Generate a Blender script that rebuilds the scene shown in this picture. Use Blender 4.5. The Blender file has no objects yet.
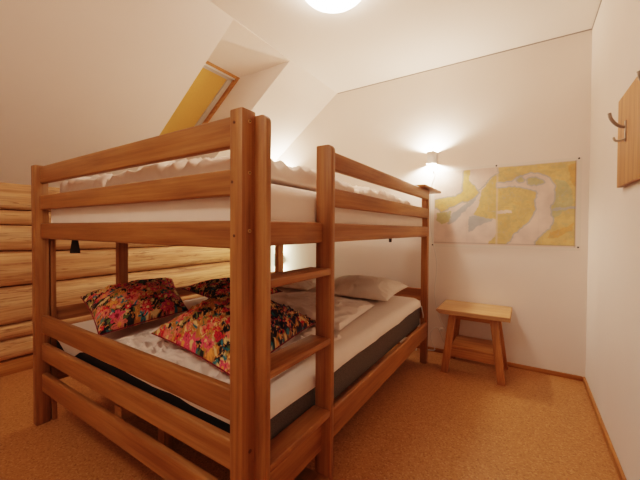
import bpy, bmesh, math, random
import numpy as np
from mathutils import Vector, Matrix, noise

R = random.Random(7)
scene = bpy.context.scene
EXPO = 1.06
COL = scene.collection

# ------------------------------------------------------------------ room numbers (metres)
XL, XR = -3.25, 0.38            # log wall, right wall
YB, YF = 3.02, -1.30            # back wall, wall behind the viewer
ZC = 2.55                       # flat ceiling
XK = -1.72                      # where the flat ceiling turns into the roof slope
SL = 0.739                      # roof slope
ZK = ZC + SL * (XL - XK)        # height where the slope meets the log wall

# ------------------------------------------------------------------ materials
MATS = {}
def new_mat(name):
    m = bpy.data.materials.new(name); m.use_nodes = True
    nt = m.node_tree; nt.nodes.clear()
    out = nt.nodes.new('ShaderNodeOutputMaterial')
    b = nt.nodes.new('ShaderNodeBsdfPrincipled')
    nt.links.new(b.outputs[0], out.inputs[0])
    return m, nt, b

def ramp(nt, fac, stops):
    r = nt.nodes.new('ShaderNodeValToRGB')
    e = r.color_ramp.elements
    while len(e) < len(stops): e.new(0.5)
    for k, (p, c) in enumerate(stops):
        e[k].position = p; e[k].color = (*c, 1)
    nt.links.new(fac, r.inputs[0])
    return r.outputs[0]

def texco(nt, scale=(1, 1, 1), per_object=True):
    tc = nt.nodes.new('ShaderNodeTexCoord')
    vec = tc.outputs['Object']
    if per_object:
        oi = nt.nodes.new('ShaderNodeObjectInfo')
        mu = nt.nodes.new('ShaderNodeMath'); mu.operation = 'MULTIPLY'; mu.inputs[1].default_value = 37.0
        nt.links.new(oi.outputs['Random'], mu.inputs[0])
        ad = nt.nodes.new('ShaderNodeVectorMath'); ad.operation = 'ADD'
        nt.links.new(vec, ad.inputs[0]); nt.links.new(mu.outputs[0], ad.inputs[1])
        vec = ad.outputs[0]
    mp = nt.nodes.new('ShaderNodeMapping'); mp.inputs['Scale'].default_value = scale
    nt.links.new(vec, mp.inputs[0])
    return mp.outputs[0]

def nz(nt, vec, scale, detail=4, rough=0.55, dist=0.0):
    n = nt.nodes.new('ShaderNodeTexNoise')
    n.inputs['Scale'].default_value = scale; n.inputs['Detail'].default_value = detail
    n.inputs['Roughness'].default_value = rough; n.inputs['Distortion'].default_value = dist
    nt.links.new(vec, n.inputs['Vector'])
    return n.outputs[0]

def mix(nt, a, b, fac, mode='MIX'):
    x = nt.nodes.new('ShaderNodeMix'); x.data_type = 'RGBA'; x.blend_type = mode
    if isinstance(fac, float): x.inputs[0].default_value = fac
    else: nt.links.new(fac, x.inputs[0])
    for sock, v in ((x.inputs[6], a), (x.inputs[7], b)):
        if isinstance(v, tuple): sock.default_value = (*v, 1)
        else: nt.links.new(v, sock)
    return x.outputs[2]

def bump(nt, b, h, strength, dist=0.002):
    n = nt.nodes.new('ShaderNodeBump'); n.inputs['Strength'].default_value = strength
    n.inputs['Distance'].default_value = dist
    nt.links.new(h, n.inputs['Height']); nt.links.new(n.outputs[0], b.inputs['Normal'])

def plain(name, c, rough=0.6, metal=0.0, var=0.06, scale=30.0, bmp=0.0, spec=None):
    m, nt, b = new_mat(name)
    v = texco(nt, (1, 1, 1), False)
    n = nz(nt, v, scale, 3)
    lo = tuple(x * (1 - var) for x in c); hi = tuple(min(1, x * (1 + var)) for x in c)
    nt.links.new(ramp(nt, n, [(0.3, lo), (0.7, hi)]), b.inputs['Base Color'])
    b.inputs['Roughness'].default_value = rough; b.inputs['Metallic'].default_value = metal
    if spec is not None: b.inputs['Specular IOR Level'].default_value = spec
    if bmp: bump(nt, b, n, bmp)
    MATS[name] = m
    return m

def wood(name, axis, dark, mid, light, rough=0.42, fine=1.0, spec=0.35, along=1.1):
    """plank timber with the grain running along one axis"""
    m, nt, b = new_mat(name)
    s = [13.0 * fine] * 3; s[axis] = along
    v = texco(nt, tuple(s))
    n1 = nz(nt, v, 1.0, 5, 0.6, 0.6)
    s2 = [90.0 * fine] * 3; s2[axis] = 2.5
    v2 = texco(nt, tuple(s2))
    n2 = nz(nt, v2, 1.0, 3, 0.6)
    c1 = ramp(nt, n1, [(0.28, dark), (0.5, mid), (0.74, light)])
    c2 = ramp(nt, n2, [(0.3, (0.66, 0.60, 0.55)), (0.62, (1, 1, 1))])
    c = mix(nt, c1, c2, 0.85, 'MULTIPLY')
    # a tone of its own for every board
    oi = nt.nodes.new('ShaderNodeObjectInfo')
    c3 = ramp(nt, oi.outputs['Random'], [(0.0, (0.86, 0.83, 0.80)), (1.0, (1, 1, 1))])
    c = mix(nt, c, c3, 1.0, 'MULTIPLY')
    nt.links.new(c, b.inputs['Base Color'])
    b.inputs['Roughness'].default_value = rough; b.inputs['Specular IOR Level'].default_value = spec
    bump(nt, b, n2, 0.12, 0.001)
    MATS[name] = m
    return m

def painted(name, rough=0.85, sheen=0.0, bscale=500, bstr=0.12):
    """fabric or paper whose pattern is carried by a colour attribute of the mesh"""
    m, nt, b = new_mat(name)
    a = nt.nodes.new('ShaderNodeAttribute'); a.attribute_name = 'dye'
    nt.links.new(a.outputs['Color'], b.inputs['Base Color'])
    b.inputs['Roughness'].default_value = rough
    b.inputs['Sheen Weight'].default_value = sheen
    v = texco(nt, (1, 1, 1), False)
    bump(nt, b, nz(nt, v, bscale, 2), bstr, 0.001)
    MATS[name] = m
    return m

WD, WM, WL = (0.245, 0.094, 0.027), (0.39, 0.168, 0.052), (0.53, 0.27, 0.100)
for ax, nm in ((0, 'alder_x'), (1, 'alder_y'), (2, 'alder_z')):
    wood(nm, ax, WD, WM, WL)
for ax, nm in ((0, 'stool_x'), (2, 'stool_z')):
    wood(nm, ax, (0.36, 0.140, 0.040), (0.50, 0.215, 0.066), (0.62, 0.29, 0.10), rough=0.5)
wood('stool_top', 0, (0.54, 0.29, 0.13), (0.66, 0.385, 0.19), (0.76, 0.47, 0.25), rough=0.5)
wood('board_z', 2, (0.40, 0.18, 0.062), (0.55, 0.265, 0.10), (0.66, 0.34, 0.14), rough=0.5)
wood('log', 1, (0.40, 0.172, 0.066), (0.66, 0.365, 0.165), (0.80, 0.55, 0.31), rough=0.6, fine=0.8, along=0.7)
wood('window_pine', 0, (0.38, 0.16, 0.045), (0.50, 0.225, 0.07), (0.60, 0.29, 0.10), rough=0.4)
wood('trim_x', 0, (0.36, 0.14, 0.035), (0.48, 0.205, 0.055), (0.58, 0.27, 0.085), rough=0.5)
wood('trim_y', 1, (0.36, 0.14, 0.035), (0.48, 0.205, 0.055), (0.58, 0.27, 0.085), rough=0.5)

plain('plaster', (0.82, 0.735, 0.675), 0.9, var=0.012, scale=3.0)
plain('ceiling_paint', (0.83, 0.76, 0.705), 0.9, var=0.01, scale=2.0)
plain('seam', (0.36, 0.31, 0.27), 0.9)  # dark grey, the shade of the ceiling-edge gaps put into colour
plain('sheet', (0.84, 0.72, 0.635), 0.85, var=0.02, scale=12)
plain('duvet_cotton', (0.84, 0.715, 0.635), 0.85, var=0.03, scale=16)
plain('pillow_cotton', (0.84, 0.735, 0.635), 0.85, var=0.02, scale=12)
plain('white_metal', (0.82, 0.80, 0.77), 0.45, var=0.01)
plain('white_plastic', (0.78, 0.74, 0.70), 0.4, var=0.01)
plain('cable_white', (0.62, 0.58, 0.54), 0.4, var=0.01)
plain('dull_metal', (0.36, 0.31, 0.26), 0.32, metal=0.85, var=0.1)
plain('pale_metal', (0.62, 0.57, 0.50), 0.30, metal=0.8, var=0.05)
plain('black_fabric', (0.012, 0.011, 0.012), 0.9)
plain('hole_black', (0.02, 0.012, 0.008), 0.9)
plain('bolt_brown', (0.10, 0.035, 0.012), 0.5)
plain('bolt_brass', (0.62, 0.44, 0.20), 0.35, metal=0.7)
plain('pin_black', (0.02, 0.02, 0.022), 0.5)
plain('blind_cloth', (0.70, 0.42, 0.115), 0.8, var=0.03, scale=60)
plain('alu_grey', (0.56, 0.51, 0.45), 0.5, var=0.03)
plain('brown_throw', (0.36, 0.27, 0.22), 0.9, var=0.1, scale=60)
plain('chink', (0.055, 0.028, 0.013), 0.95)
lm = MATS['log']; nt = lm.node_tree; b = [n for n in nt.nodes if n.type == 'BSDF_PRINCIPLED'][0]
src = b.inputs['Base Color'].links[0].from_socket
v = texco(nt, (1, 0.9, 16)); cr = nz(nt, v, 1.0, 5, 0.55, 0.4)
dk = ramp(nt, cr, [(0.485, (1, 1, 1)), (0.5, (0.42, 0.32, 0.24)), (0.515, (1, 1, 1))])
v = texco(nt, (1, 2.2, 7)); vk = nt.nodes.new('ShaderNodeTexVoronoi'); vk.inputs['Scale'].default_value = 1.0
nt.links.new(v, vk.inputs['Vector'])
kn = ramp(nt, vk.outputs['Distance'], [(0.05, (0.40, 0.27, 0.17)), (0.11, (1, 1, 1))])
nt.links.new(mix(nt, mix(nt, src, dk, 0.8, 'MULTIPLY'), kn, 0.7, 'MULTIPLY'), b.inputs['Base Color'])
painted('floral', 0.85, 0.0)
painted('map_paper', 0.38, 0.0, 200, 0.02)

# dark grey mattress ticking, fine weave
m, nt, b = new_mat('ticking')
v = texco(nt, (1, 1, 1), False)
n = nz(nt, v, 380, 2)
nt.links.new(ramp(nt, n, [(0.35, (0.060, 0.050, 0.040)), (0.65, (0.140, 0.118, 0.098))]), b.inputs['Base Color'])
b.inputs['Roughness'].default_value = 0.9; bump(nt, b, n, 0.4); MATS['ticking'] = m
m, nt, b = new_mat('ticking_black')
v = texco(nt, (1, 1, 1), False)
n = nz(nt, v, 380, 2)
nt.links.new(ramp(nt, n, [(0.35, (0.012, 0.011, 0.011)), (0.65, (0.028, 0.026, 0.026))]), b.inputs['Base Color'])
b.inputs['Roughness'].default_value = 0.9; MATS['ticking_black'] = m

# cork floor: warm ground with fine flecks
m, nt, b = new_mat('cork')
v = texco(nt, (1, 1, 1), False)
vo = nt.nodes.new('ShaderNodeTexVoronoi'); vo.inputs['Scale'].default_value = 150
nt.links.new(v, vo.inputs['Vector'])
sep = nt.nodes.new('ShaderNodeSeparateColor'); nt.links.new(vo.outputs['Color'], sep.inputs[0])
c1 = ramp(nt, sep.outputs[0], [(0.0, (0.30, 0.125, 0.036)), (0.2, (0.42, 0.185, 0.060)), (0.8, (0.47, 0.215, 0.074)), (1.0, (0.56, 0.285, 0.12))])
n1 = nz(nt, v, 240, 3)
c2 = ramp(nt, n1, [(0.30, (0.86, 0.83, 0.80)), (0.6, (1, 1, 1))])
n2 = nz(nt, v, 1.6, 3)
c3 = ramp(nt, n2, [(0.3, (0.92, 0.90, 0.88)), (0.7, (1, 1, 1))])
nt.links.new(mix(nt, mix(nt, c1, c2, 0.9, 'MULTIPLY'), c3, 0.9, 'MULTIPLY'), b.inputs['Base Color'])
b.inputs['Roughness'].default_value = 0.5; b.inputs['Specular IOR Level'].default_value = 0.3
MATS['cork'] = m

def glow(name, c, s):
    m = bpy.data.materials.new(name); m.use_nodes = True
    nt = m.node_tree; nt.nodes.clear()
    o = nt.nodes.new('ShaderNodeOutputMaterial'); e = nt.nodes.new('ShaderNodeEmission')
    e.inputs[0].default_value = (*c, 1); e.inputs[1].default_value = s
    nt.links.new(e.outputs[0], o.inputs[0]); MATS[name] = m
glow('lamp_glass', (1.0, 0.83, 0.69), 13.0)
glow('lamp_glass_fill', (1.0, 0.80, 0.645), 18.0)  # glow of the added fill dome behind the viewer
glow('frosted_glass', (0.62, 0.72, 0.50), 0.60)
glow('bulb', (1.0, 0.86, 0.70), 30.0)

m, nt, b = new_mat('pane_glass')
b.inputs['Base Color'].default_value = (0.05, 0.06, 0.07, 1); b.inputs['Roughness'].default_value = 0.08
MATS['pane_glass'] = m
m, nt, b = new_mat('clear_film')
b.inputs['Base Color'].default_value = (0.80, 0.735, 0.675, 1); b.inputs['Roughness'].default_value = 0.22
MATS['clear_film'] = m

# ------------------------------------------------------------------ object helpers
def link(name, bm_or_me, mat, parent=None, smooth=35, mats=None):
    if isinstance(bm_or_me, bmesh.types.BMesh):
        bmesh.ops.recalc_face_normals(bm_or_me, faces=bm_or_me.faces[:])
        me = bpy.data.meshes.new(name); bm_or_me.to_mesh(me); bm_or_me.free()
    else:
        me = bm_or_me; me.name = name
    for k in (mats or [mat]): me.materials.append(MATS[k])
    if smooth is not None:
        for p in me.polygons: p.use_smooth = True
        me.set_sharp_from_angle(angle=math.radians(smooth))
    o = bpy.data.objects.new(name, me); COL.objects.link(o)
    if parent:
        o.parent = parent
        # meshes are written in room coordinates; bring them into the parent's space
        off = Vector((0, 0, 0)); p = parent
        while p: off += p.location; p = p.parent
        me.transform(Matrix.Translation(-off))
    return o

def root(name, loc, label=None, cat=None, group=None, kind=None):
    o = bpy.data.objects.new(name, None); COL.objects.link(o); o.location = loc
    o.empty_display_size = 0.05
    return tag(o, label, cat, group, kind)

def tag(o, label=None, cat=None, group=None, kind=None):
    if label: o['label'] = label
    if cat: o['category'] = cat
    if group: o['group'] = group
    if kind: o['kind'] = kind
    return o

def box(bm, x0, x1, y0, y1, z0, z1, bev=0.0, seg=2):
    vs = [bm.verts.new(c) for c in ((x0,y0,z0),(x1,y0,z0),(x1,y1,z0),(x0,y1,z0),(x0,y0,z1),(x1,y0,z1),(x1,y1,z1),(x0,y1,z1))]
    fs = [bm.faces.new([vs[i] for i in f]) for f in ((0,3,2,1),(4,5,6,7),(0,1,5,4),(1,2,6,5),(2,3,7,6),(3,0,4,7))]
    if bev:
        es = {e for f in fs for e in f.edges}
        bmesh.ops.bevel(bm, geom=list(es), offset=bev, segments=seg, profile=0.5, affect='EDGES')
    return bm

def boxbm(*a, **k): return box(bmesh.new(), *a, **k)

def prism(poly, axis, a, b, bev=0.0, seg=2):
    """polygon of 2-D points swept along an axis (0 x, 1 y, 2 z)"""
    bm = bmesh.new()
    def P(u, v, t):
        return {0: (t, u, v), 1: (u, t, v), 2: (u, v, t)}[axis]
    A = [bm.verts.new(P(u, v, a)) for u, v in poly]; B = [bm.verts.new(P(u, v, b)) for u, v in poly]
    bm.faces.new(A); bm.faces.new(B[::-1])
    n = len(poly)
    for i in range(n): bm.faces.new((A[i], A[(i+1) % n], B[(i+1) % n], B[i]))
    bmesh.ops.recalc_face_normals(bm, faces=bm.faces[:])
    if bev:
        bmesh.ops.bevel(bm, geom=[e for e in bm.edges if len(e.link_faces) == 2 and e.calc_face_angle(0) > 0.7], offset=bev, segments=seg, profile=0.5, affect='EDGES')
    return bm

def tube(pts, r, seg=8, closed=False, taper=None):
    bm = bmesh.new(); pts = [Vector(p) for p in pts]; n = len(pts); rings = []
    up = Vector((0.13, 0.21, 0.97))
    for i, p in enumerate(pts):
        d = (pts[min(i+1, n-1)] - pts[max(i-1, 0)]).normalized()
        a = d.cross(up)
        if a.length < 1e-3: a = d.cross(Vector((1, 0, 0)))
        a.normalize(); c = d.cross(a).normalized(); up = -c if c.dot(up) < 0 else c
        a = d.cross(up).normalized()
        rr = r if taper is None else r * taper(i / (n - 1))
        rings.append([bm.verts.new(p + (a * math.cos(t) + up * math.sin(t)) * rr) for t in (2*math.pi*k/seg for k in range(seg))])
    for i in range(n-1):
        for k in range(seg):
            bm.faces.new((rings[i][k], rings[i][(k+1) % seg], rings[i+1][(k+1) % seg], rings[i+1][k]))
    bm.faces.new(rings[0][::-1]); bm.faces.new(rings[-1])
    return bm

def smooth_path(ctrl, n=10):
    P = [Vector(c) for c in ctrl]; P = [2*P[0]-P[1]] + P + [2*P[-1]-P[-2]]; out = []
    for i in range(1, len(P)-2):
        for k in range(n):
            t = k / n
            a, b_, c, d = P[i-1], P[i], P[i+1], P[i+2]
            out.append(0.5*((2*b_) + (c-a)*t + (2*a-5*b_+4*c-d)*t*t + (3*b_-a-3*c+d)*t**3))
    out.append(P[-2]); return out

def cyl(c, r, h, axis=2, seg=20, bev=0.0):
    bm = bmesh.new()
    bmesh.ops.create_cone(bm, cap_ends=True, segments=seg, radius1=r, radius2=r, depth=h)
    if axis == 0: bmesh.ops.rotate(bm, verts=bm.verts, cent=(0,0,0), matrix=Matrix.Rotation(math.pi/2, 3, 'Y'))
    if axis == 1: bmesh.ops.rotate(bm, verts=bm.verts, cent=(0,0,0), matrix=Matrix.Rotation(math.pi/2, 3, 'X'))
    bmesh.ops.translate(bm, verts=bm.verts, vec=c)
    return bm

def mesh_grid(P, name, closed_bottom=None):
    """P: (nu, nv, 3) array -> mesh; closed_bottom: second sheet sharing the border"""
    nu, nv = P.shape[:2]
    idx = np.arange(nu*nv).reshape(nu, nv)
    verts = [tuple(p) for p in P.reshape(-1, 3)]
    faces = [(int(idx[i,j]), int(idx[i+1,j]), int(idx[i+1,j+1]), int(idx[i,j+1])) for i in range(nu-1) for j in range(nv-1)]
    order = list(range(nu*nv))
    if closed_bottom is not None:
        idb = idx.copy(); k = nu*nv
        for i in range(1, nu-1):
            for j in range(1, nv-1):
                idb[i, j] = k; k += 1
                verts.append(tuple(closed_bottom[i, j])); order.append(int(idx[i, j]))
        faces += [(int(idb[i,j]), int(idb[i,j+1]), int(idb[i+1,j+1]), int(idb[i+1,j])) for i in range(nu-1) for j in range(nv-1)]
    me = bpy.data.meshes.new(name); me.from_pydata(verts, [], faces); me.update()
    return me, order

def dye(me, cols):
    at = me.color_attributes.new('dye', 'FLOAT_COLOR', 'POINT')
    buf = np.ones((len(me.vertices), 4), dtype=np.float32); buf[:, :3] = cols
    at.data.foreach_set('color', buf.ravel())

def fbm(x, y, z=0.0, o=4):
    return noise.fractal(Vector((x, y, z)), 1.0, 2.0, o)

def fold(x, y, z, sharp=1.0):
    """crease pattern in cloth: ridged, direction-warped noise, 0..1"""
    wx = x + 0.35*noise.noise(Vector((x*1.3, y*1.3, z+5))); wy = y + 0.35*noise.noise(Vector((x*1.3+9, y*1.3, z)))
    v = 1 - abs(noise.noise(Vector((wx*1.0, wy*2.1, z))))*2.0
    w = 1 - abs(noise.noise(Vector((wx*2.3+3, wy*1.7, z+2))))*2.0
    return 0.62*max(v, 0)**2 + 0.38*max(w, 0)**2

def cushion(name, mat, corners, T, seed, parent=None, nu=90, nv=80, ein=0.05, pw=0.5, wrinkle=0.012, wscale=5.0, below=0.45, sag=0.0, plump=2.0, floor_z=None, pucker=0.25):
    """soft stuffed pad stretched over four corner points (a,b,c,d counter-clockwise from above)"""
    a, b, c, d = [np.array(p, float) for p in corners]
    N = np.cross(b-a, d-a); N /= np.linalg.norm(N)
    if N[2] < 0: N = -N
    top = np.zeros((nu, nv, 3)); bot = np.zeros((nu, nv, 3)); UV = np.zeros((nu, nv, 2))
    W = np.linalg.norm(b-a); H = np.linalg.norm(d-a)
    for i in range(nu):
        for j in range(nv):
            u = -math.cos(math.pi*i/(nu-1)); v = -math.cos(math.pi*j/(nv-1))
            u = 0.55*u + 0.45*(2*i/(nu-1)-1); v = 0.55*v + 0.45*(2*j/(nv-1)-1)
            uu = u*(1 - ein*(1-v*v)*abs(u)**2); vv = v*(1 - ein*(1-u*u)*abs(v)**2)
            s, t = (uu+1)/2, (vv+1)/2
            p = a*(1-s)*(1-t) + b*s*(1-t) + c*s*t + d*(1-s)*t
            hh = max(0.0, (1-abs(u)**plump)*(1-abs(v)**plump))**pw
            edge = min(1, 6*hh)
            wr = (fold(u*W*wscale, v*H*wscale, seed) - 0.35)*wrinkle*edge
            wr += 0.5*wrinkle*fbm(u*W*wscale*0.5, v*H*wscale*0.5, seed+4)*edge
            # puckers running in from the seams
            pk = math.sin(u*W*60 + 3*noise.noise(Vector((u*3, v*3, seed))))*math.exp(-(1-abs(v))*6)*pucker*wrinkle*edge
            pk += math.sin(v*H*60 + 3*noise.noise(Vector((v*3, u*3, seed+1))))*math.exp(-(1-abs(u))*6)*pucker*wrinkle*edge
            top[i, j] = p + N*(T*hh*(1-sag*math.exp(-4*(u*u+v*v))) + wr + pk)
            bot[i, j] = p - N*(T*below*hh)
            UV[i, j] = (u*W/2, v*H/2)
    if floor_z is not None:
        bot[..., 2] = np.maximum(bot[..., 2], floor_z); top[..., 2] = np.maximum(top[..., 2], floor_z)
    me, order = mesh_grid(top, name, bot)
    return me, UV.reshape(-1, 2)[order]

# ------------------------------------------------------------------ room shell
def quad_obj(name, pts, mat, kind='structure', parent=None):
    bm = bmesh.new(); vs = [bm.verts.new(p) for p in pts]; bm.faces.new(vs)
    me = bpy.data.meshes.new(name); bm.to_mesh(me); bm.free()
    o = link(name, me, mat, parent, None)
    if kind: o['kind'] = kind
    return o

o = link('floor', boxbm(XL-0.3, XR+0.1, YF-0.1, YB+0.1, -0.08, 0.0), 'cork', None, None); tag(o, kind='structure')
WTH = 0.10
zt = ZC + 0.0
poly = [(XL-0.25, 0.0), (XR+WTH, 0.0), (XR+WTH, ZC+0.06), (XK, ZC+0.06), (XL-0.25, ZC+0.06+SL*(XL-0.25-XK))]
o = link('wall_back', prism(poly, 1, YB, YB+WTH), 'plaster', None, None); tag(o, kind='structure')
o = link('wall_front', prism(poly, 1, YF-WTH, YF), 'plaster', None, None); tag(o, kind='structure')
o = link('wall_right', boxbm(XR, XR+WTH, YF, YB, 0, ZC+0.06), 'plaster', None, None); tag(o, kind='structure')
o = link('ceiling', boxbm(XK, XR, YF, YB, ZC, ZC+0.10), 'ceiling_paint', None, None); tag(o, kind='structure')

# roof slope with the skylight opening
OY0, OY1, OXB = 1.578, 2.215, -3.16
def zs(x): return ZC + SL*(x-XK)
bm = bmesh.new()
def slope_slab(x0, x1, y0, y1, th=0.03):
    vs = [bm.verts.new(p) for p in ((x0,y0,zs(x0)),(x1,y0,zs(x1)),(x1,y1,zs(x1)),(x0,y1,zs(x0)),(x0,y0,zs(x0)+th),(x1,y0,zs(x1)+th),(x1,y1,zs(x1)+th),(x0,y1,zs(x0)+th))]
    for f in ((0,3,2,1),(4,5,6,7),(0,1,5,4),(1,2,6,5),(2,3,7,6),(3,0,4,7)): bm.faces.new([vs[i] for i in f])
slope_slab(XL-0.2, XK, YF, OY0); slope_slab(XL-0.2, XK, OY1, YB); slope_slab(XL-0.2, OXB, OY0, OY1)
o = link('ceiling_slope', bm, 'plaster', None, None); tag(o, kind='structure')

# skylight: plastered reveal, timber frame, sash with drawn yellow blind
win = root('window_1', (-2.35, (OY0+OY1)/2, 2.3), 'roof window deep in the sloping ceiling with yellow blind drawn', kind='structure')
XT = -2.33                                             # end of the horizontal head lining
def zw(x): return ZC - 0.005 + SL*(x-XT)               # window plane
th = 0.03
bm = bmesh.new()
box(bm, XT-0.25, XK-0.001, OY0, OY1, ZC-0.006, ZC+0.03)  # head lining
side = [(XK, ZC+0.001), (XK, ZC+0.03), (XT-0.02, ZC+0.03), (OXB-0.02, zw(OXB)+0.03), (OXB-0.02, zs(OXB)+0.001)]
def plate(y0, y1):
    A = [bm.verts.new((x, y0, z)) for x, z in side]; B = [bm.verts.new((x, y1, z)) for x, z in side]
    bm.faces.new(A); bm.faces.new(B[::-1])
    for i in range(5): bm.faces.new((A[i], A[(i+1) % 5], B[(i+1) % 5], B[i]))
plate(OY0-th, OY0+0.0005); plate(OY1-0.0005, OY1+th)
box(bm, OXB-th, OXB+0.002, OY0-th, OY1+th, zs(OXB+0.002)+0.0005, zw(OXB)+0.04)
link('reveal', bm, 'plaster', win, None)
tl = math.atan(SL); ex, ez = math.cos(tl), math.sin(tl)
Lw = (XT-OXB)/ex
def wbox(bm, s0, s1, y0, y1, n0, n1):
    """box in the window plane: s runs down the slope from the head, n outward"""
    vs = []
    for n_ in (n0, n1):
        for s_, y_ in ((s0, y0), (s1, y0), (s1, y1), (s0, y1)):
            vs.append(bm.verts.new((XT - s_*ex - n_*ez, y_, ZC-0.006 - s_*ez + n_*ex)))
    for f in ((0,1,2,3),(4,7,6,5),(0,4,5,1),(1,5,6,2),(2,6,7,3),(3,7,4,0)): bm.faces.new([vs[i] for i in f])
bm = bmesh.new()
f = 0.028
wbox(bm, 0, f, OY0, OY1, 0.0, 0.07); wbox(bm, Lw-f, Lw, OY0, OY1, 0.0, 0.07)
wbox(bm, f, Lw-f, OY0, OY0+f, 0.0, 0.07); wbox(bm, f, Lw-f, OY1-f, OY1, 0.0, 0.07)
link('frame', bm, 'window_pine', win, None)
bm = bmesh.new(); wbox(bm, f+0.006, f+0.022, OY0+f, OY1-f, 0.012, 0.035)
link('blind_bar', bm, 'white_metal', win, None)
bm = bmesh.new(); g = f+0.035
wbox(bm, f+0.03, g+0.022, OY0+f, OY1-f, 0.03, 0.06); wbox(bm, Lw-g, Lw-f, OY0+f, OY1-f, 0.03, 0.06)
wbox(bm, g, Lw-g, OY0+f, OY0+g, 0.03, 0.06); wbox(bm, g, Lw-g, OY1-g-0.012, OY1-f, 0.03, 0.06)
link('sash', bm, 'alu_grey', win, None)
bm = bmesh.new(); wbox(bm, g, Lw-g, OY0+g, OY1-g, 0.045, 0.05)
link('blind', bm, 'blind_cloth', win, None)
bm = bmesh.new(); wbox(bm, f, Lw-f, OY0+f, OY1-f, 0.066, 0.075)
link('pane', bm, 'pane_glass', win, None)

# log wall on the left: each log a rounded, slightly crooked half-trunk
wl = root('wall_left', (XL, 1.0, 0), kind='structure')
link('chinking', boxbm(XL-0.16, XL-0.055, YF, YB, 0, ZK+0.05), 'chink', wl, None)
lev = [0.105, 0.250, 0.385, 0.665, 0.925, 1.120, 1.240, 1.452]
for k in range(len(lev)-1):
    z0, z1 = lev[k], lev[k+1]; hz = (z1-z0)/2; dep = min(0.085, 0.035 + 0.32*hz)
    ny, nt_ = 110, 13
    P = np.zeros((ny, nt_, 3))
    for i in range(ny):
        y = YF + (YB-YF)*i/(ny-1)
        wob = 0.026*noise.noise(Vector((y*0.9, k*3.1, 0.2)))
        wob2 = 0.026*noise.noise(Vector((y*0.9, (k+1)*3.1, 0.2)))
        if k == 0: wob = 0
        if k == len(lev)-2: wob2 = 0
        for j in range(nt_):
            a = -math.pi/2 + math.pi*j/(nt_-1)
            zz = (z0+wob+0.002)*(0.5-0.5*math.sin(a)) + (z1+wob2-0.002)*(0.5+0.5*math.sin(a))
            x = XL - 0.07 + dep*max(math.cos(a), 0)**0.62 + 0.03
            x += 0.012*noise.noise(Vector((y*1.6, zz*6, k))) + 0.0025*noise.noise(Vector((y*9, zz*30, k)))
            # drying cracks along the trunk
            ck = 0.35*math.sin(k*2.1) + 0.12*noise.noise(Vector((y*0.8, k*7, 3)))
            d = abs(math.sin(a) - ck)
            if d < 0.10 and noise.noise(Vector((y*0.7, k*5, 9))) > -0.15: x -= 0.006
            P[i, j] = (x, y, zz)
    me, _ = mesh_grid(P, 'log')
    link('log', me, 'log', wl, 60)
o = link('baseboard_left', boxbm(XL-0.05, XL+0.012, YF, YB, 0, 0.10, bev=0.004), 'trim_y'); tag(o, kind='structure')
o = link('baseboard_back', boxbm(XL+0.012, XR-0.016, YB-0.016, YB, 0, 0.034, bev=0.005), 'trim_x'); tag(o, kind='structure')
o = link('baseboard_right', boxbm(XR-0.016, XR, YF, YB, 0, 0.034, bev=0.005), 'trim_y'); tag(o, kind='structure')
o = link('shadow_gap_1', boxbm(XK+0.01, XR, YB-0.003, YB, ZC-0.008, ZC), 'seam', None, None); tag(o, kind='structure')  # dark strip painted for the shadow gap between ceiling and back wall
o = link('shadow_gap_2', boxbm(XR-0.004, XR, YF, YB, ZC-0.010, ZC), 'seam', None, None); tag(o, kind='structure')  # same painted gap shade along the right wall

# ------------------------------------------------------------------ bunk bed
bed = root('bunk_bed', (-1.475, 1.73, 0), 'honey coloured solid wood bunk bed with flat rails and a fixed side ladder', 'bunk bed')
BX0, BX1 = -2.318, -0.677       # outer faces in x
BY0, BY1 = 0.651, 2.745         # outer faces in y
PW, PD = 0.051, 0.056
TOP = 1.445
def post(x0, x1, y0, y1):
    p = link('post', boxbm(x0, x1, y0, y1, 0, TOP, bev=0.005), 'alder_z', bed)
    return p
p_near = post(BX1-PW, BX1, BY0, BY0+PD)
p_left = post(BX0, BX0+PW, BY0, BY0+0.064)
p_farr = post(BX1-PW, BX1, BY1-PD, BY1)
p_farl = post(BX0, BX0+PW, BY1-0.030, BY1+0.062)
# screws and bolt plugs the near post shows
for z, y in ((1.410, 0.680), (1.262, 0.680), (1.094, 0.680)):
    link('screw', cyl((BX1+0.0005, y, z), 0.0055, 0.003, 0, 14), 'bolt_brass', p_near)
    link('screw_recess', cyl((BX1+0.0015, y, z), 0.0022, 0.003, 0, 8), 'hole_black', p_near)
for z, x in ((1.405, -0.708), (1.235, -0.716), (1.080, -0.708)):
    link('plug', cyl((x, BY0-0.0003, z), 0.0045, 0.002, 1, 14), 'bolt_brown', p_near)
link('plug', cyl((BX1+0.0003, 0.684, 0.445), 0.006, 0.002, 0, 14), 'bolt_brown', p_near)
# end rails, front and head end
def end_rails(y0, y1, rows):
    for z0, z1 in rows:
        link('rail', boxbm(BX0+PW-0.001, BX1-PW+0.001, y0, y1, z0, z1, bev=0.007, seg=3), 'alder_x', bed)
ROWS = ((1.345, 1.438), (1.200, 1.280), (1.040, 1.125), (0.513, 0.612), (0.360, 0.455), (0.185, 0.287))
end_rails(0.675, 0.703, ROWS)
end_rails(2.703, 2.731, ROWS[1:])
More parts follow.
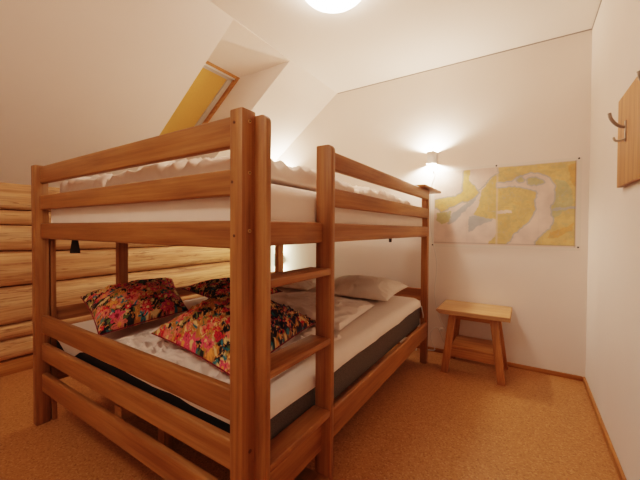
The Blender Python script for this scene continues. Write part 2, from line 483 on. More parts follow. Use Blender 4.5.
# side rails, ladder side and wall side
RX = -0.671
def side_rail(x0, x1, y0, y1, z0, z1):
    return link('side_rail', boxbm(x0, x1, y0, y1, z0, z1, bev=0.007, seg=3), 'alder_y', bed)
yb = BY1-PD+0.002; ya = BY0+PD-0.002
side_rail(RX-0.028, RX, ya, yb, 1.047, 1.126)
side_rail(RX-0.028, RX, ya, yb, 0.222, 0.345)
side_rail(RX-0.028, RX, 1.095, yb, 1.345, 1.421)
side_rail(RX-0.028, RX, 1.095, yb, 1.194, 1.272)
WX = BX0+0.008
side_rail(WX, WX+0.028, BY0+0.062, yb, 1.047, 1.126)
side_rail(WX, WX+0.028, BY0+0.062, yb, 0.560, 0.640)
side_rail(WX, WX+0.028, BY0+0.062, yb, 0.215, 0.352)
side_rail(WX, WX+0.028, BY0+0.062, yb, 1.200, 1.280)
# ladder: two uprights with one rounded shoulder, four treads
def upright(x0, x1, y0, y1, ztop, r=0.028, right=True, nm='ladder_upright'):
    arc = [(x1-r+r*math.sin(t), ztop-r+r*math.cos(t)) for t in (math.pi/2*i/6 for i in range(7))]
    poly = [(x0, 0), (x0, ztop-0.003), (x0+0.003, ztop)] + arc + [(x1, 0)]
    return link(nm, prism(poly, 1, y0, y1, bev=0.003), 'alder_z', bed)
upright(-0.700, -0.630, 0.701, 0.722, 1.432, r=0.022)
upright(-0.702, -0.630, 1.070, 1.097, 1.428, r=0.022)
for z, xi in ((0.950, -0.728), (0.680, -0.722), (0.398, -0.709), (0.132, -0.745)):
    link('ladder_tread', boxbm(xi, -0.6305, 0.7215, 1.0705, z-0.026, z, bev=0.005), 'alder_y', bed)
# supports on the wall side
link('support_board', boxbm(BX0+0.004, BX0+PW, 0.722, 0.746, 0, 1.05, bev=0.003), 'alder_z', bed)
link('support_board', boxbm(BX0+0.004, BX0+PW, 1.085, 1.143, 0, 1.05, bev=0.003), 'alder_z', bed)
# small plank lying across the guard rail at the head end
link('ledge_board', boxbm(-0.795, -0.640, 2.46, 2.995, 1.4225, 1.442, bev=0.003), 'alder_y', bed)
# slats
for z in (1.0462, 0.3250):
    for k in range(13):
        y = 0.79 + k*0.150
        link('slat', boxbm(WX+0.060, RX-0.100, y, y+0.07, z, z+0.0085, bev=0.002), 'alder_x', bed)
    if z < 1: link('slat_beam', boxbm(-1.52, -1.46, 0.704, 2.702, z-0.06, z-0.001, bev=0.003), 'alder_y', bed)
for y in (0.9, 1.75, 2.6):
    link('centre_leg', boxbm(-1.515, -1.465, y, y+0.05, 0, 0.2645, bev=0.003), 'alder_z', bed)

# ------------------------------------------------------------------ mattresses
MX0, MX1, MY0, MY1 = -2.268, -0.714, 0.716, 2.690
def rounded_slab(name, x0, x1, y0, y1, z0, z1, r, amp, seed, mat, parent, inflate=0.0, zcut=None, edge_amp=0.0):
    """mattress-like block; zcut(x, y) -> lower hem of a sheet drawn over it"""
    n, m = 64, 72
    def prof():  # border loop of a rounded rectangle
        pts = []
        L = [((x1-r, y0), (x1, y0+r), (x1-r, y0+r), -90), ((x1, y1-r), (x1-r, y1), (x1-r, y1-r), 0), ((x0+r, y1), (x0, y1-r), (x0+r, y1-r), 90), ((x0, y0+r), (x0+r, y0), (x0+r, y0+r), 180)]
        prev = (x0+r, y0)
        for s, e, c, a0 in L:
            for i in range(24): pts.append((prev[0]+(s[0]-prev[0])*i/24, prev[1]+(s[1]-prev[1])*i/24))
            for i in range(6):
                a = math.radians(a0+15*i); pts.append((c[0]+r*math.cos(a), c[1]+r*math.sin(a)))
            prev = e
        return pts
    loop = prof(); cx, cy = (x0+x1)/2, (y0+y1)/2
    verts, faces = [], []; K = len(loop); rows = []
    er = min(0.05, (z1-z0)/3)
    steps = []
    for i in range(6): steps.append(('side', i/5))
    for i in range(1, 6): steps.append(('round', i/5*math.pi/2))
    for i in range(1, 12): steps.append(('top', i/12))
    for kind, t in steps:
        row = []
        for (x, y) in loop:
            d = Vector((x-cx, y-cy)); 
            nx = (1 if x > x1-r else -1 if x < x0+r else 0); ny = (1 if y > y1-r else -1 if y < y0+r else 0)
            zb = z0 if zcut is None else zcut(x, y)
            if kind == 'side':
                z = zb + (z1-er-zb)*t; off = inflate + edge_amp*(fold(x*5+y*5, z*7, seed)-0.3) * (0.4+0.6*(1-t))
                px, py = x + nx*off*0.8, y + ny*off*0.8
            elif kind == 'round':
                px, py = x - nx*er*(1-math.cos(t)) + nx*inflate*math.cos(t), y - ny*er*(1-math.cos(t)) + ny*inflate*math.cos(t)
                z = z1 - er + er*math.sin(t) + inflate*math.sin(t)
            else:
                px = x - nx*er; py = y - ny*er
                px += (cx-px)*t; py += (cy-py)*t
                z = z1 + inflate + amp*fbm(px*2.2, py*2.2, seed) + amp*1.3*(fold(px*3, py*3, seed)-0.3)*min(1, t*5)
            row.append(len(verts)); verts.append((px, py, z))
        rows.append(row)
    c = len(verts); verts.append((cx, cy, z1+inflate))
    for a, b_ in zip(rows[:-1], rows[1:]):
        for k in range(K): faces.append((a[k], a[(k+1) % K], b_[(k+1) % K], b_[k]))
    for k in range(K): faces.append((rows[-1][k], rows[-1][(k+1) % K], c))
    if zcut is None: faces.append(tuple(rows[0][::-1]))
    me = bpy.data.meshes.new(name); me.from_pydata(verts, [], faces); me.update()
    return link(name, me, mat, parent, 50)

mt = root('mattress', ((MX0+MX1)/2, (MY0+MY1)/2, 1.054), 'mattress under a pale sheet on the upper bunk', 'mattress')
rounded_slab('core', MX0, MX1, MY0, MY1, 1.055, 1.255, 0.05, 0.003, 2, 'ticking', mt)
rounded_slab('fitted_sheet', MX0, MX1, MY0, MY1, 1.055, 1.255, 0.05, 0.006, 5, 'sheet', mt, inflate=0.005,
             zcut=lambda x, y: 1.062, edge_amp=0.006)
bm = prism([(-2.050, 1.055), (-2.000, 1.055), (-1.965, 0.968), (-2.085, 0.962)], 1, 0.745, 0.752, bev=0.002)
link('carry_strap', bm, 'black_fabric', mt)
link('carry_strap', boxbm(-0.722, -0.714, 1.93, 1.965, 1.022, 1.06, bev=0.002), 'black_fabric', mt)

ml = root('mattress', ((MX0+MX1)/2, (MY0+MY1)/2, 0.335), 'dark grey mattress with a loose pale sheet on the lower bunk', 'mattress')
o = rounded_slab('core', MX0+0.010, MX1-0.004, MY0+0.012, MY1-0.010, 0.3345, 0.535, 0.05, 0.003, 3, 'ticking', ml)
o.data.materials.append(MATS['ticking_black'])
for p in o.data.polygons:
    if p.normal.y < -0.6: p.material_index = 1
def hem(x, y):
    z = 0.468 + 0.012*noise.noise(Vector((x*3, y*3, 1)))
    if y < MY0+0.06:                      # the foot end: hem rides up and down, corner pulled loose
        t = (x-MX0)/(MX1-MX0)
        z = 0.488 - 0.024*t + 0.010*noise.noise(Vector((x*5, 2, 1)))
        if t < 0.24: z -= 0.080*math.exp(-((t-0.15)/0.06)**2)
    if x > MX1-0.06: 
        z -= 0.004*math.exp(-((y-0.88)/0.16)**2); z += 0.016*max(0, (y-1.5))/1.2
    return z
rounded_slab('loose_sheet', MX0+0.010, MX1-0.004, MY0+0.012, MY1-0.010, 0.30, 0.535, 0.05, 0.006, 8, 'sheet', ml, inflate=0.008, zcut=hem, edge_amp=0.010)
link('elastic_strap', tube([(MX1+0.017, 2.60, 0.49), (MX1+0.020, 2.615, 0.46), (MX1+0.022, 2.645, 0.41), (MX1+0.018, 2.66, 0.385)], 0.005, 6), 'white_plastic', ml)

# ------------------------------------------------------------------ printed cotton
PAL = dict(red=(0.62, 0.022, 0.035), rose=(0.72, 0.075, 0.13), coral=(0.78, 0.20, 0.13), orange=(0.80, 0.32, 0.06), cream=(0.76, 0.52, 0.22),
           teal=(0.03, 0.17, 0.20), green=(0.10, 0.14, 0.04), olive=(0.30, 0.24, 0.06), navy=(0.012, 0.014, 0.035), black=(0.010, 0.008, 0.010), wine=(0.25, 0.010, 0.03))
def floral(uv, seed, dark=0.45, W=0.8, H=0.8):
    rr = random.Random(seed); n = len(uv); C = np.zeros((n, 3))
    base = np.array([fbm(u*6, v*6, seed, 3) for u, v in uv])
    b2 = np.array([fbm(u*26, v*26, seed+3, 3) for u, v in uv])
    C[:] = np.array(PAL['orange'])*0.55; C[base < -0.40] = PAL['coral']; C[base > (0.20-dark)] = PAL['black']; 
    C[(b2 > 0.40)] = PAL['cream']; C[(b2 < -0.48)] = PAL['green']; C[(b2 > 0.10) & (b2 < 0.17)] = PAL['orange']
    U, V = uv[:, 0], uv[:, 1]
    def leaf(x, y, l, w, a, col):
        dx, dy = U-x, V-y; s = dx*math.cos(a)+dy*math.sin(a); t = -dx*math.sin(a)+dy*math.cos(a)
        C[(np.abs(s) < l) & (np.abs(t) < w*(1-(s/l)**2))] = PAL[col]
    def flower(x, y, r, petals, a, col, mid, rim=None):
        dx, dy = U-x, V-y; rad = np.hypot(dx, dy); th_ = np.arctan2(dy, dx)
        lim = r*(0.74+0.26*np.cos(petals*th_+a))
        if rim: C[rad < lim] = PAL[rim]
        C[rad < lim*(0.82 if rim else 1)] = PAL[col]
        C[(rad < lim*0.8) & (np.abs(np.sin(petals*th_/2+a/2)) < 0.16)] = np.array(PAL[col])*0.45
        C[rad < r*0.24] = PAL[mid]
    for _ in range(240):
        leaf(rr.uniform(-W/2, W/2), rr.uniform(-H/2, H/2), rr.uniform(0.012, 0.032), rr.uniform(0.005, 0.011), rr.uniform(0, 3.1), rr.choice(['teal', 'green', 'olive', 'cream', 'black', 'navy', 'cream']))
    for _ in range(170):
        flower(rr.uniform(-W/2, W/2), rr.uniform(-H/2, H/2), rr.uniform(0.014, 0.030), rr.choice([5, 5, 6]), rr.uniform(0, 6), rr.choice(['red', 'coral', 'orange', 'cream', 'rose', 'red', 'teal', 'rose', 'red', 'teal']), rr.choice(['cream', 'black', 'orange']))
    for _ in range(64):
        flower(rr.uniform(-W/2, W/2), rr.uniform(-H/2, H/2), rr.uniform(0.026, 0.048), rr.choice([5, 6, 8]), rr.uniform(0, 6), rr.choice(['red', 'rose', 'coral', 'red', 'orange', 'rose', 'red', 'coral']), rr.choice(['cream', 'wine', 'orange']), rr.choice(['coral', 'wine', 'cream', None]))
    return C

def floral_cushion(label, corners, T, seed, dark=0.45, band=None, **k):
    me, uv = cushion('cushion', 'floral', corners, T, seed, nu=150, nv=130, **k)
    C = floral(uv, seed, dark)
    if band is not None: band(C, uv)
    dye(me, C)
    c = np.mean(np.array(corners), axis=0)
    r_ = root('cushion', (c[0], c[1], min(p[2] for p in corners)-0.02), label, 'cushion', 'floral cushions on the lower bunk')
    link('cover', me, 'floral', r_, 60)
    # piped seam round the edge
    a, b, c_, d = [Vector(p) for p in corners]; N = (b-a).cross(d-a).normalized(); pts = []
    for p, q in ((a, b), (b, c_), (c_, d), (d, a)):
        mid = (a+b+c_+d)/4
        for i in range(14):
            t = i/14; w_ = p.lerp(q, t); s = 2*t-1
            pts.append(w_ + (mid-w_)*0.05*(1-s*s)*0.9)
    pts.append(pts[0])
    link('seam', tube(pts, 0.0028, 6), 'wine_seam', r_)
    return r_
plain('wine_seam', (0.20, 0.012, 0.02), 0.8)

SH = 0.548   # top of the lower bunk's sheet
floral_cushion('red floral cushion with a pointed corner nearest the log wall, propped on the lower bunk',
    [(-1.700, 0.722, 0.590), (-1.720, 1.215, 0.605), (-2.200, 1.420, 0.725), (-2.200, 0.840, 0.695)], 0.10, 11, 0.35, below=0.55, wrinkle=0.016, ein=0.07, floor_z=SH+0.006)
def blue_band(C, uv):
    rr = random.Random(4)
    w_ = np.array([0.05*noise.noise(Vector((u*9, v*9, 2))) for u, v in uv])
    f_ = (uv[:, 0] > -0.06 + w_) & (uv[:, 1] < 0.04 + w_)
    k = np.array([fbm(u*30, v*30, 5, 2) for u, v in uv])
    C[f_ & (k > -0.25) & (k < 0.12)] = PAL['navy']; C[f_ & (k <= -0.42)] = PAL['teal']; C[f_ & (k > 0.42)] = PAL['cream']
floral_cushion('largest floral cushion, lying flat behind the corner post, with a dark blue patterned end',
    [(-0.790, 0.740, 0.606), (-0.930, 1.440, 0.610), (-1.560, 1.400, 0.690), (-1.460, 0.840, 0.612)], 0.105, 23, 0.10, band=blue_band, below=0.1, wrinkle=0.02, ein=0.05, floor_z=SH+0.055)
floral_cushion('darkest floral cushion, half hidden behind the other two near the log wall',
    [(-1.630, 1.440, 0.610), (-1.610, 1.980, 0.610), (-2.160, 2.020, 0.640), (-2.170, 1.480, 0.650)], 0.080, 37, 0.75, below=0.5, wrinkle=0.014, floor_z=SH+0.006)

# ------------------------------------------------------------------ pillows and duvets
def soft(name, label, cat, mat, corners, T, seed, group=None, **k):
    me, uv = cushion(name, mat, corners, T, seed, **k)
    o = link(name, me, mat, None, 60)
    c = np.mean(np.array(corners), axis=0); z = min(v.co.z for v in me.vertices)
    me.transform(Matrix.Translation((-c[0], -c[1], -z))); o.location = (c[0], c[1], z)
    return tag(o, label, cat, group)
soft('pillow', 'plump white pillow at the head of the lower bunk, nearest the right corner', 'pillow', 'pillow_cotton',
     [(-0.845, 2.245, 0.580), (-0.815, 2.655, 0.628), (-1.500, 2.660, 0.628), (-1.480, 2.230, 0.580)], 0.105, 51, 'white pillows', below=0.35, wrinkle=0.012, wscale=3, ein=0.07, floor_z=SH+0.006)
soft('pillow', 'white pillow against the log wall side of the lower bunk, glimpsed between ladder treads', 'pillow', 'pillow_cotton',
     [(-1.560, 2.250, 0.580), (-1.555, 2.650, 0.600), (-2.190, 2.655, 0.600), (-2.180, 2.250, 0.590)], 0.075, 53, 'white pillows', below=0.35, wrinkle=0.012, wscale=3, ein=0.07, floor_z=SH+0.006)
soft('duvet', 'folded white duvet in the middle of the lower bunk behind the ladder', 'duvet', 'duvet_cotton',
     [(-0.815, 1.480, 0.570), (-0.885, 2.100, 0.570), (-1.560, 2.120, 0.570), (-1.580, 1.480, 0.570)], 0.046, 61, nu=110, nv=100, pw=0.30, plump=4, below=0.3, wrinkle=0.022, wscale=2.2, pucker=0.0, ein=0.02, floor_z=SH+0.006)
soft('duvet', 'crumpled white duvet under the floral cushions at the foot of the lower bunk', 'duvet', 'duvet_cotton',
     [(-0.760, 0.735, 0.556), (-0.770, 1.420, 0.556), (-1.640, 1.460, 0.556), (-1.620, 0.735, 0.556)], 0.014, 67, nu=140, nv=120, pw=0.25, plump=5, below=0.1, wrinkle=0.034, wscale=3.6, pucker=0.0, ein=0.02, floor_z=SH+0.004)
# upper bunk bedding
SU = 1.262
soft('duvet', 'rumpled white duvet heaped along the foot of the upper bunk', 'duvet', 'duvet_cotton',
     [(-0.765, 0.748, 1.294), (-0.775, 1.560, 1.294), (-1.700, 1.560, 1.296), (-1.700, 0.748, 1.296)], 0.078, 71, nu=150, nv=130, pw=0.20, plump=4, below=0.25, wrinkle=0.034, wscale=2.6, pucker=0.0, ein=0.03, floor_z=SU+0.008)
soft('duvet', 'white duvet folded in layers beside the guard rail on the upper bunk', 'duvet', 'duvet_cotton',
     [(-0.755, 1.575, 1.290), (-0.765, 2.285, 1.290), (-1.600, 2.285, 1.290), (-1.600, 1.575, 1.290)], 0.070, 73, nu=120, nv=110, pw=0.25, plump=4, below=0.25, wrinkle=0.034, wscale=2.2, pucker=0.0, ein=0.02, floor_z=SU+0.008)
soft('duvet', 'small white duvet bundle on the upper bunk nearest the left post', 'duvet', 'duvet_cotton',
     [(-1.715, 0.748, 1.296), (-1.730, 1.400, 1.296), (-2.225, 1.420, 1.296), (-2.225, 0.748, 1.296)], 0.080, 77, nu=100, nv=100, pw=0.22, plump=4, below=0.25, wrinkle=0.040, wscale=2.2, pucker=0.0, ein=0.04, floor_z=SU+0.008)
soft('pillow', 'white pillow at the head of the upper bunk below the right wall lamp', 'pillow', 'pillow_cotton',
     [(-0.790, 2.300, 1.290), (-0.790, 2.655, 1.310), (-1.430, 2.655, 1.310), (-1.430, 2.300, 1.290)], 0.075, 79, 'white pillows', below=0.4, wrinkle=0.016, ein=0.06, floor_z=SU+0.008)

# ------------------------------------------------------------------ stool by the back wall
st = root('step_stool', (-0.335, 2.79, 0), 'small light wooden step stool standing against the back wall under the map', 'stool')
SX0, SX1, SY0, SY1 = -0.590, -0.084, 2.615, 3.012
cy_ = (SY0+SY1)/2
tp = [(SX0, 0.472), (SX0+0.006, 0.485), (SX1-0.004, 0.485), (SX1, 0.479), (SX1, 0.452), (SX0+0.030, 0.450)]
link('top', prism(tp, 1, SY0, SY1, bev=0.003), 'stool_top', st)
def leg(xt, xb, yt, yb_, wx=0.052, wy=0.034):
    bm = bmesh.new(); vs = []
    for (cx, cy, z) in ((xb, yb_, 0.0), (xt, yt, 0.4495)):
        for dx, dy in ((-1, -1), (1, -1), (1, 1), (-1, 1)): vs.append(bm.verts.new((cx+dx*wx/2, cy+dy*wy/2, z)))
    fs = [bm.faces.new([vs[i] for i in f]) for f in ((0,3,2,1),(4,5,6,7),(0,1,5,4),(1,2,6,5),(2,3,7,6),(3,0,4,7))]
    bmesh.ops.bevel(bm, geom=bm.edges[:], offset=0.003, segments=2, profile=0.5, affect='EDGES')
    link('leg', bm, 'stool_z', st)
for xt, xb in ((-0.470, -0.520), (-0.190, -0.132)):
    leg(xt, xb, 2.660, 2.622); leg(xt, xb, 2.915, 2.945)
link('apron', boxbm(-0.446, -0.214, 2.655, 2.675, 0.415, 0.4495, bev=0.002), 'stool_x', st)
link('apron', boxbm(-0.446, -0.214, 2.905, 2.925, 0.415, 0.4495, bev=0.002), 'stool_x', st)
link('step_board', boxbm(-0.478, -0.182, 2.634, 2.93, 0.188, 0.212, bev=0.003), 'stool_x', st)
link('step_apron', boxbm(-0.478, -0.178, 2.632, 2.654, 0.128, 0.187, bev=0.003), 'stool_x', st)

# ------------------------------------------------------------------ map on the back wall
mp = root('wall_map', (-0.2, YB, 1.30), 'large yellow and pale pink coastal map pinned flat on the back wall', 'map')
MXa, MXb, MZa, MZb = -0.702, 0.309, 0.975, 1.617
def pip(poly, X, Z):
    ins = np.zeros(X.shape, bool); n = len(poly)
    for i in range(n):
        x1, z1 = poly[i]; x2, z2 = poly[(i+1) % n]
        with np.errstate(divide='ignore', invalid='ignore'):
            c = ((z1 > Z) != (z2 > Z)) & (X < (x2-x1)*(Z-z1)/(z2-z1+1e-12)+x1)
        ins ^= c
    return ins
PG = dict(
 yel1=[(-0.461,1.62),(-0.409,1.62),(-0.418,1.523),(-0.376,1.464),(-0.335,1.417),(-0.385,1.363),(-0.49,1.333),(-0.643,1.264),(-0.694,1.306),(-0.69,1.365),(-0.555,1.387),(-0.47,1.424),(-0.46,1.515)],
 yel2=[(-0.2,1.56),(-0.267,1.512),(-0.315,1.438),(-0.334,1.35),(-0.344,1.294),(-0.384,1.228),(-0.312,1.204),(-0.2,1.187)],
 blue=[(-0.345,1.39),(-0.447,1.32),(-0.554,1.243),(-0.586,1.15),(-0.531,1.161),(-0.478,1.23),(-0.375,1.34)],
 olive=[(-0.677,1.25),(-0.554,1.271),(-0.575,1.173),(-0.642,1.155),(-0.684,1.186)],
 blue2=[(-0.414,1.217),(-0.343,1.216),(-0.22,1.188),(-0.342,1.138),(-0.413,1.076),(-0.424,1.149)],
 yel3=[(-0.2,1.083),(-0.25,1.016),(-0.276,0.97),(-0.2,0.97)],
 river=[(-0.409,1.62),(-0.418,1.53),(-0.345,1.44),(-0.315,1.46),(-0.267,1.523),(-0.205,1.566),(-0.205,1.62)],
 bay=[(-0.204,1.485),(-0.096,1.488),(-0.069,1.518),(-0.007,1.54),(0.079,1.536),(0.138,1.501),(0.172,1.448),(0.181,1.387),(0.166,1.328),(0.15,1.278),(0.159,1.228),(0.171,1.177),(0.152,1.127),(0.103,1.076),(0.061,1.024),(0.044,0.97),(-0.135,0.97),(-0.09,1.041),(-0.037,1.106),(0.016,1.158),(0.058,1.23),(0.066,1.281),(0.057,1.333),(0.073,1.383),(0.064,1.415),(-0.006,1.429),(-0.077,1.455),(-0.204,1.453)],
 green=[(0.183,1.487),(0.244,1.467),(0.284,1.391),(0.288,1.274),(0.231,1.242),(0.171,1.183),(0.157,1.252),(0.175,1.328),(0.192,1.407)],
 isl1=[(0.002,1.497),(0.045,1.512),(0.097,1.49),(0.114,1.462),(0.064,1.449),(0.011,1.466)],
 isl2=[(-0.069,1.507),(-0.033,1.521),(-0.021,1.493),(-0.045,1.476),(-0.069,1.486)],
 bline=[(0.166,1.272),(0.311,1.283),(0.312,1.264),(0.167,1.248)],
 or1=[(0.129,1.035),(0.161,1.09),(0.249,1.127),(0.298,1.162),(0.293,1.107),(0.202,1.047)],
 or2=[(0.258,1.58),(0.311,1.604),(0.312,1.4),(0.267,1.471)],
 pink=[(-0.205,1.261),(-0.102,1.263),(-0.102,1.237),(-0.205,1.235)])
nu, nv = 330, 210
gx = np.linspace(MXa, MXb, nu); gz = np.linspace(MZa, MZb, nv)
X, Z = np.meshgrid(gx, gz, indexing='ij')
w1 = np.array([[noise.noise(Vector((x*20, z*20, 1)))+0.6*noise.noise(Vector((x*55, z*55, 1))) for z in gz] for x in gx])*0.011
w2 = np.array([[noise.noise(Vector((x*20, z*20, 8)))+0.6*noise.noise(Vector((x*55, z*55, 8))) for z in gz] for x in gx])*0.011
fz = np.array([[fbm(x*9, z*9, 3) for z in gz] for x in gx])
Xw, Zw = X+w1, Z+w2
YEL, PAPER, BLU, GRN, ORG, OUT = (0.66,0.475,0.21), (0.72,0.585,0.52), (0.44,0.44,0.43), (0.50,0.45,0.24), (0.64,0.37,0.13), (0.42,0.41,0.38)
C = np.zeros((nu, nv, 3)); C[:] = PAPER
def grow(poly, s):
    cx = sum(p[0] for p in poly)/len(poly); cz = sum(p[1] for p in poly)/len(poly)
    return poly
def paint(nm, col, edge=None):
    k = pip(PG[nm], Xw, Zw)
    if edge is not None:
        e = np.zeros_like(k)
        for dx, dz in ((3,0),(-3,0),(0,3),(0,-3),(2,2),(-2,2),(2,-2),(-2,-2)):
            e |= np.roll(np.roll(k, dx, 0), dz, 1)
        C[e] = edge
    C[k] = col
    return k
C[X > -0.208] = YEL
paint('yel1', YEL, OUT); paint('yel2', YEL); paint('yel3', YEL); paint('river', PAPER, OUT)
C[pip(PG['yel1'], Xw, Zw)] = YEL
paint('olive', GRN); paint('blue', BLU); paint('blue2', BLU)
paint('green', GRN); paint('or1', ORG); paint('or2', ORG); paint('bay', PAPER, BLU)
paint('isl1', GRN, BLU); paint('isl2', GRN, BLU); paint('bline', BLU); paint('pink', PAPER)
lmask = (X > -0.208)
C *= (1 + 0.16*fz[..., None])
f2 = np.array([[fbm(x*30, z*30, 6, 3) for z in gz] for x in gx]); C *= (1 + 0.14*f2[..., None]*(C[..., 2:3] < 0.3))
k_ = (f2 > 0.42) & (C[..., 2] < 0.26); C[k_] = C[k_]*0.6 + np.array(ORG)*0.4; k_ = (f2 < -0.45) & (C[..., 2] < 0.26); C[k_] = C[k_]*0.6 + np.array(GRN)*0.4
relief = (np.abs(fz-0.1) < 0.025) & (C[..., 2] < 0.26); C[relief] *= 0.88
rivers = (np.abs(fz+0.25) < 0.018) & (C[..., 2] < 0.26); C[rivers] = C[rivers]*0.6 + np.array(BLU)*0.4
for zz in (1.30, 1.285): C[(np.abs(Z-zz) < 0.0016) & (X > -0.19) & (X < -0.06)] *= 0.85
for xx in np.arange(-0.6, 0.3, 0.17): C[np.abs(X-xx) < 0.0017] *= 0.96
for zz in np.arange(1.05, 1.6, 0.14): C[np.abs(Z-zz) < 0.0017] *= 0.96
b_ = (X > MXb-0.006) | (X < MXa+0.006) | (Z < MZa+0.012) | (Z > MZb-0.006)
C[b_] = np.array(PAPER)
ln = (np.abs(Z-(MZa+0.014)) < 0.002) | (np.abs(X-(MXb-0.008)) < 0.002)
C[ln] = C[ln]*0.6
C[np.abs(X+0.205) < 0.007] = C[np.abs(X+0.205) < 0.007]*0.55 + np.array(PAPER)*0.45
for _ in range(1):
    Cp = np.pad(C, ((1,1),(1,1),(0,0)), 'edge')
    C = (Cp[:-2,1:-1]+Cp[2:,1:-1]+Cp[1:-1,:-2]+Cp[1:-1,2:]+2*C)/6
C = np.clip(C, 0, 1)
Yg = YB - 0.0042 - 0.0015*np.array([[noise.noise(Vector((x*3, z*2, 4))) for z in gz] for x in gx])
me, order = mesh_grid(np.stack([X, Yg, Z], -1), 'map_sheet')
dye(me, C.reshape(-1, 3)[order])
link('map_sheet', me, 'map_paper', mp, 60)
bm = bmesh.new()
for a in ((-0.725, 0.338, 0.950, MZa), (-0.725, 0.338, MZb, 1.637), (-0.725, MXa, MZa, MZb), (MXb, 0.338, MZa, MZb)):
    box(bm, a[0], a[1], YB-0.0032, YB-0.0012, a[2], a[3])
link('clear_sleeve', bm, 'clear_film', mp, None)
for x, z in ((-0.212, 1.628), (0.319, 1.629), (0.323, 0.978), (-0.712, 1.625), (-0.712, 0.966)):
    link('pin', cyl((x, YB-0.007, z), 0.0062, 0.009, 1, 14), 'pin_black', mp)

# ------------------------------------------------------------------ lamps
def wall_lamp(x, z, label, watts, col, nm='wall_lamp', glass=False):
    r_ = root(nm, (x, YB, z), label, 'wall lamp', 'wall lamps')
    hw, hh, d = 0.043, 0.052, 0.092; t = 0.004
    y0 = YB - d
    link('back_plate', boxbm(x-hw, x+hw, YB-0.010, YB, z-hh, z+hh, bev=0.002), 'white_metal', r_)
    if glass:
        hw_ = 0.048
        bm = cyl((x, YB-0.010-hw_, z), hw_, 0.16, 2, 32); bmesh.ops.bevel(bm, geom=[e for e in bm.edges if e.calc_face_angle(0) > 1], offset=0.012, segments=3, affect='EDGES')
        link('glass_shade', bm, 'frosted_glass', r_, 60)
        for s in (1, -1):
            L = bpy.data.lights.new('lamp_light', 'POINT'); L.energy = watts; L.color = col; L.shadow_soft_size = 0.03
            o = bpy.data.objects.new('lamp_light', L); COL.objects.link(o); o.parent = r_; o.location = (0.0, -0.075, s*0.13)
        return r_
    bm = bmesh.new()                                # curved open shade: narrow waist, open top and bottom
    n, m_ = 14, 16; rows = []
    for i in range(n+1):
        zz = -hh + 2*hh*i/n; q = 1 - 0.20*math.cos(zz/hh*math.pi/2)
        row = []
        for j in range(m_+1):
            a = math.pi*j/m_
            cx = -math.copysign(abs(math.cos(a))**0.55, math.cos(a)); cyy = abs(math.sin(a))**0.55
            row.append(bm.verts.new((x + hw*q*cx, YB-0.009 - (d-0.009)*q*cyy, z+zz)))
        rows.append(row)
    for i in range(n):
        for j in range(m_): bm.faces.new((rows[i][j], rows[i][j+1], rows[i+1][j+1], rows[i+1][j]))
    sh = link('shade', bm, 'white_metal', r_, 60)
    so = sh.modifiers.new('wall', 'SOLIDIFY'); so.thickness = 0.003
    link('bulb', cyl((x, YB-0.045, z), 0.011, 0.03, 2, 14), 'bulb', r_)
    for s in (1, -1):
        L = bpy.data.lights.new('lamp_light', 'SPOT'); L.energy = watts; L.color = col; L.shadow_soft_size = 0.012
        L.spot_size = math.radians(172); L.spot_blend = 0.5
        o = bpy.data.objects.new('lamp_light', L); COL.objects.link(o); o.parent = r_
        o.location = (0, -0.052, s*0.040)
        if s > 0: o.rotation_euler = (math.pi, 0, 0)
    return r_
wall_lamp(-0.722, 1.742, 'small white up and down wall lamp above the right bed post beside the map', 15, (1.0, 0.82, 0.66))
wall_lamp(-2.45, 1.700, 'white wall lamp under the roof slope at the far corner of the upper bunk', 15, (1.0, 0.82, 0.66))
wall_lamp(-2.475, 0.735, 'frosted glass wall lamp low in the corner by the log wall, behind the lower bunk', 2.0, (0.97, 1.0, 0.74), glass=True)

def dome_lamp(x, y, label, glass):
    cl = root('ceiling_lamp', (x, y, ZC), label, 'ceiling lamp')
    link('base', cyl((x, y, ZC-0.010), 0.150, 0.020, 2, 48), 'white_metal', cl)
    bm = bmesh.new(); rows = []; n = 48
    for i in range(13):
        a = math.pi/2*i/12; rr_ = 0.195*math.cos(a)**0.75; z = ZC-0.022 - 0.085*math.sin(a)
        if i == 12: rows.append([bm.verts.new((x, y, z))])
        else: rows.append([bm.verts.new((x+rr_*math.cos(2*math.pi*k/n), y+rr_*math.sin(2*math.pi*k/n), z)) for k in range(n)])
    for i in range(11):
        for k in range(n): bm.faces.new((rows[i][k], rows[i][(k+1) % n], rows[i+1][(k+1) % n], rows[i+1][k]))
    for k in range(n): bm.faces.new((rows[11][k], rows[11][(k+1) % n], rows[12][0]))
    bm.faces.new(rows[0])
    link('glass_dome', bm, glass, cl)
dome_lamp(-0.97, 1.655, 'round white glass dome lamp glowing on the flat ceiling above the bunk bed', 'lamp_glass')
dome_lamp(-1.00, -0.55, 'added fill dome lamp on the ceiling, unseen at the near end of the room', 'lamp_glass_fill')  # added out of view as fill light for the front of the bed

# lamp cable down the back wall, with its in-line switch, and slack coiled on the floor
cb = root('lamp_cable', (-0.69, YB, 0.9), 'thin white lamp cable hanging down the back wall behind the stool', 'cable')
path = smooth_path([(-0.722, YB-0.014, 1.69), (-0.700, YB-0.005, 1.60), (-0.735, YB-0.005, 1.45), (-0.728, YB-0.005, 1.10), (-0.675, YB-0.005, 0.80), (-0.690, YB-0.006, 0.52), (-0.640, YB-0.007, 0.30), (-0.585, YB-0.008, 0.20),
                    (-0.600, YB-0.010, 0.10), (-0.660, YB-0.012, 0.22), (-0.720, YB-0.014, 0.16), (-0.700, YB-0.022, 0.07), (-0.680, YB-0.026, 0.02), (-0.78, YB-0.032, 0.008)], 10)
link('flex', tube(path, 0.0036, 6), 'cable_white', cb)
link('switch', boxbm(-0.640, -0.610, YB-0.020, YB-0.004, 0.195, 0.225, bev=0.005), 'white_plastic', cb)
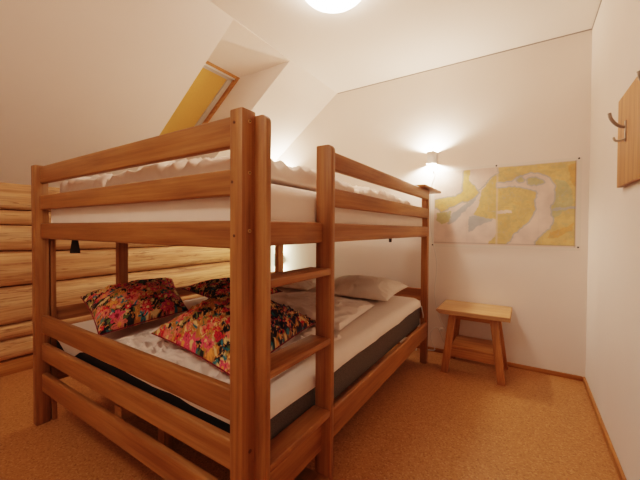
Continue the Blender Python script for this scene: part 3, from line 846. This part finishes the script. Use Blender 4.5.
pts = [(-0.90+0.072*math.cos(t)*(1+0.12*math.sin(2.3*t)), 2.925+0.040*math.sin(t)*(1+0.2*math.sin(1.7*t)), 0.006+0.0026*t) for t in (i*0.28 for i in range(90))]
o = link('cable_coil', tube(pts, 0.0035, 6), 'white_plastic'); tag(o, 'tangle of pale cable lying on the floor behind the far right bed post', 'cable')

# ------------------------------------------------------------------ coat board on the right wall
HX = XR - 0.024
hk = root('hanging_coat_rack', (XR, 1.6, 1.3), 'plain wooden coat board with metal hooks on the right wall', 'coat rack')
link('board', boxbm(HX, XR-0.004, 1.15, 2.035, 1.302, 1.705, bev=0.003), 'board_z', hk)
link('spacer', boxbm(XR-0.004, XR, 1.20, 1.98, 1.36, 1.64), 'hole_black', hk, None)
def hook(y, zc):
    h = link('hook', boxbm(HX-0.004, HX, y-0.010, y+0.010, zc-0.045, zc+0.045, bev=0.0015), 'dull_metal', hk)
    p = smooth_path([(HX-0.003, y, zc+0.018), (HX-0.016, y, zc+0.022), (HX-0.034, y, zc+0.036), (HX-0.050, y, zc+0.062), (HX-0.055, y, zc+0.086)], 8)
    link('upper_prong', tube(p, 0.0068, 10), 'dull_metal', h)
    p = smooth_path([(HX-0.003, y, zc-0.034), (HX-0.018, y, zc-0.038), (HX-0.034, y, zc-0.036), (HX-0.040, y, zc-0.022)], 8)
    link('lower_prong', tube(p, 0.0050, 10), 'pale_metal', h)
hook(1.885, 1.530)
hook(1.44, 1.530)

# ------------------------------------------------------------------ light, camera, colour
w = bpy.data.worlds.new('room_air'); scene.world = w; w.use_nodes = True
w.node_tree.nodes['Background'].inputs[0].default_value = (0.9, 0.85, 0.8, 1)
w.node_tree.nodes['Background'].inputs[1].default_value = 0.05

f_, pitch, yaw, roll, cy = 323.08, -0.01745982, 0.5676823, 0.00540990, 234.9455
cyw, syw = math.cos(yaw), math.sin(yaw)
fw = Vector((-syw, cyw, 0)); rt = Vector((cyw, syw, 0)); up = Vector((0, 0, 1))
fw, up = fw*math.cos(pitch)+up*math.sin(pitch), up*math.cos(pitch)-fw*math.sin(pitch)
rt, up = rt*math.cos(roll)+up*math.sin(roll), up*math.cos(roll)-rt*math.sin(roll)
cam = bpy.data.cameras.new('camera'); co = bpy.data.objects.new('camera', cam); COL.objects.link(co)
M = Matrix((rt, up, -fw)).transposed().to_4x4(); M.translation = (0, 0, 1.1)
co.matrix_world = M
cam.sensor_width = 36; cam.lens = f_/640*36; cam.shift_y = -(240-cy)/640
cam.clip_start = 0.02
scene.camera = co
scene.view_settings.view_transform = 'Filmic'
scene.view_settings.look = 'Medium High Contrast'
scene.view_settings.exposure = EXPO
try:
    scene.cycles.max_bounces = 10; scene.cycles.diffuse_bounces = 6; scene.cycles.sample_clamp_indirect = 4
    scene.cycles.use_denoising = True
except Exception: pass
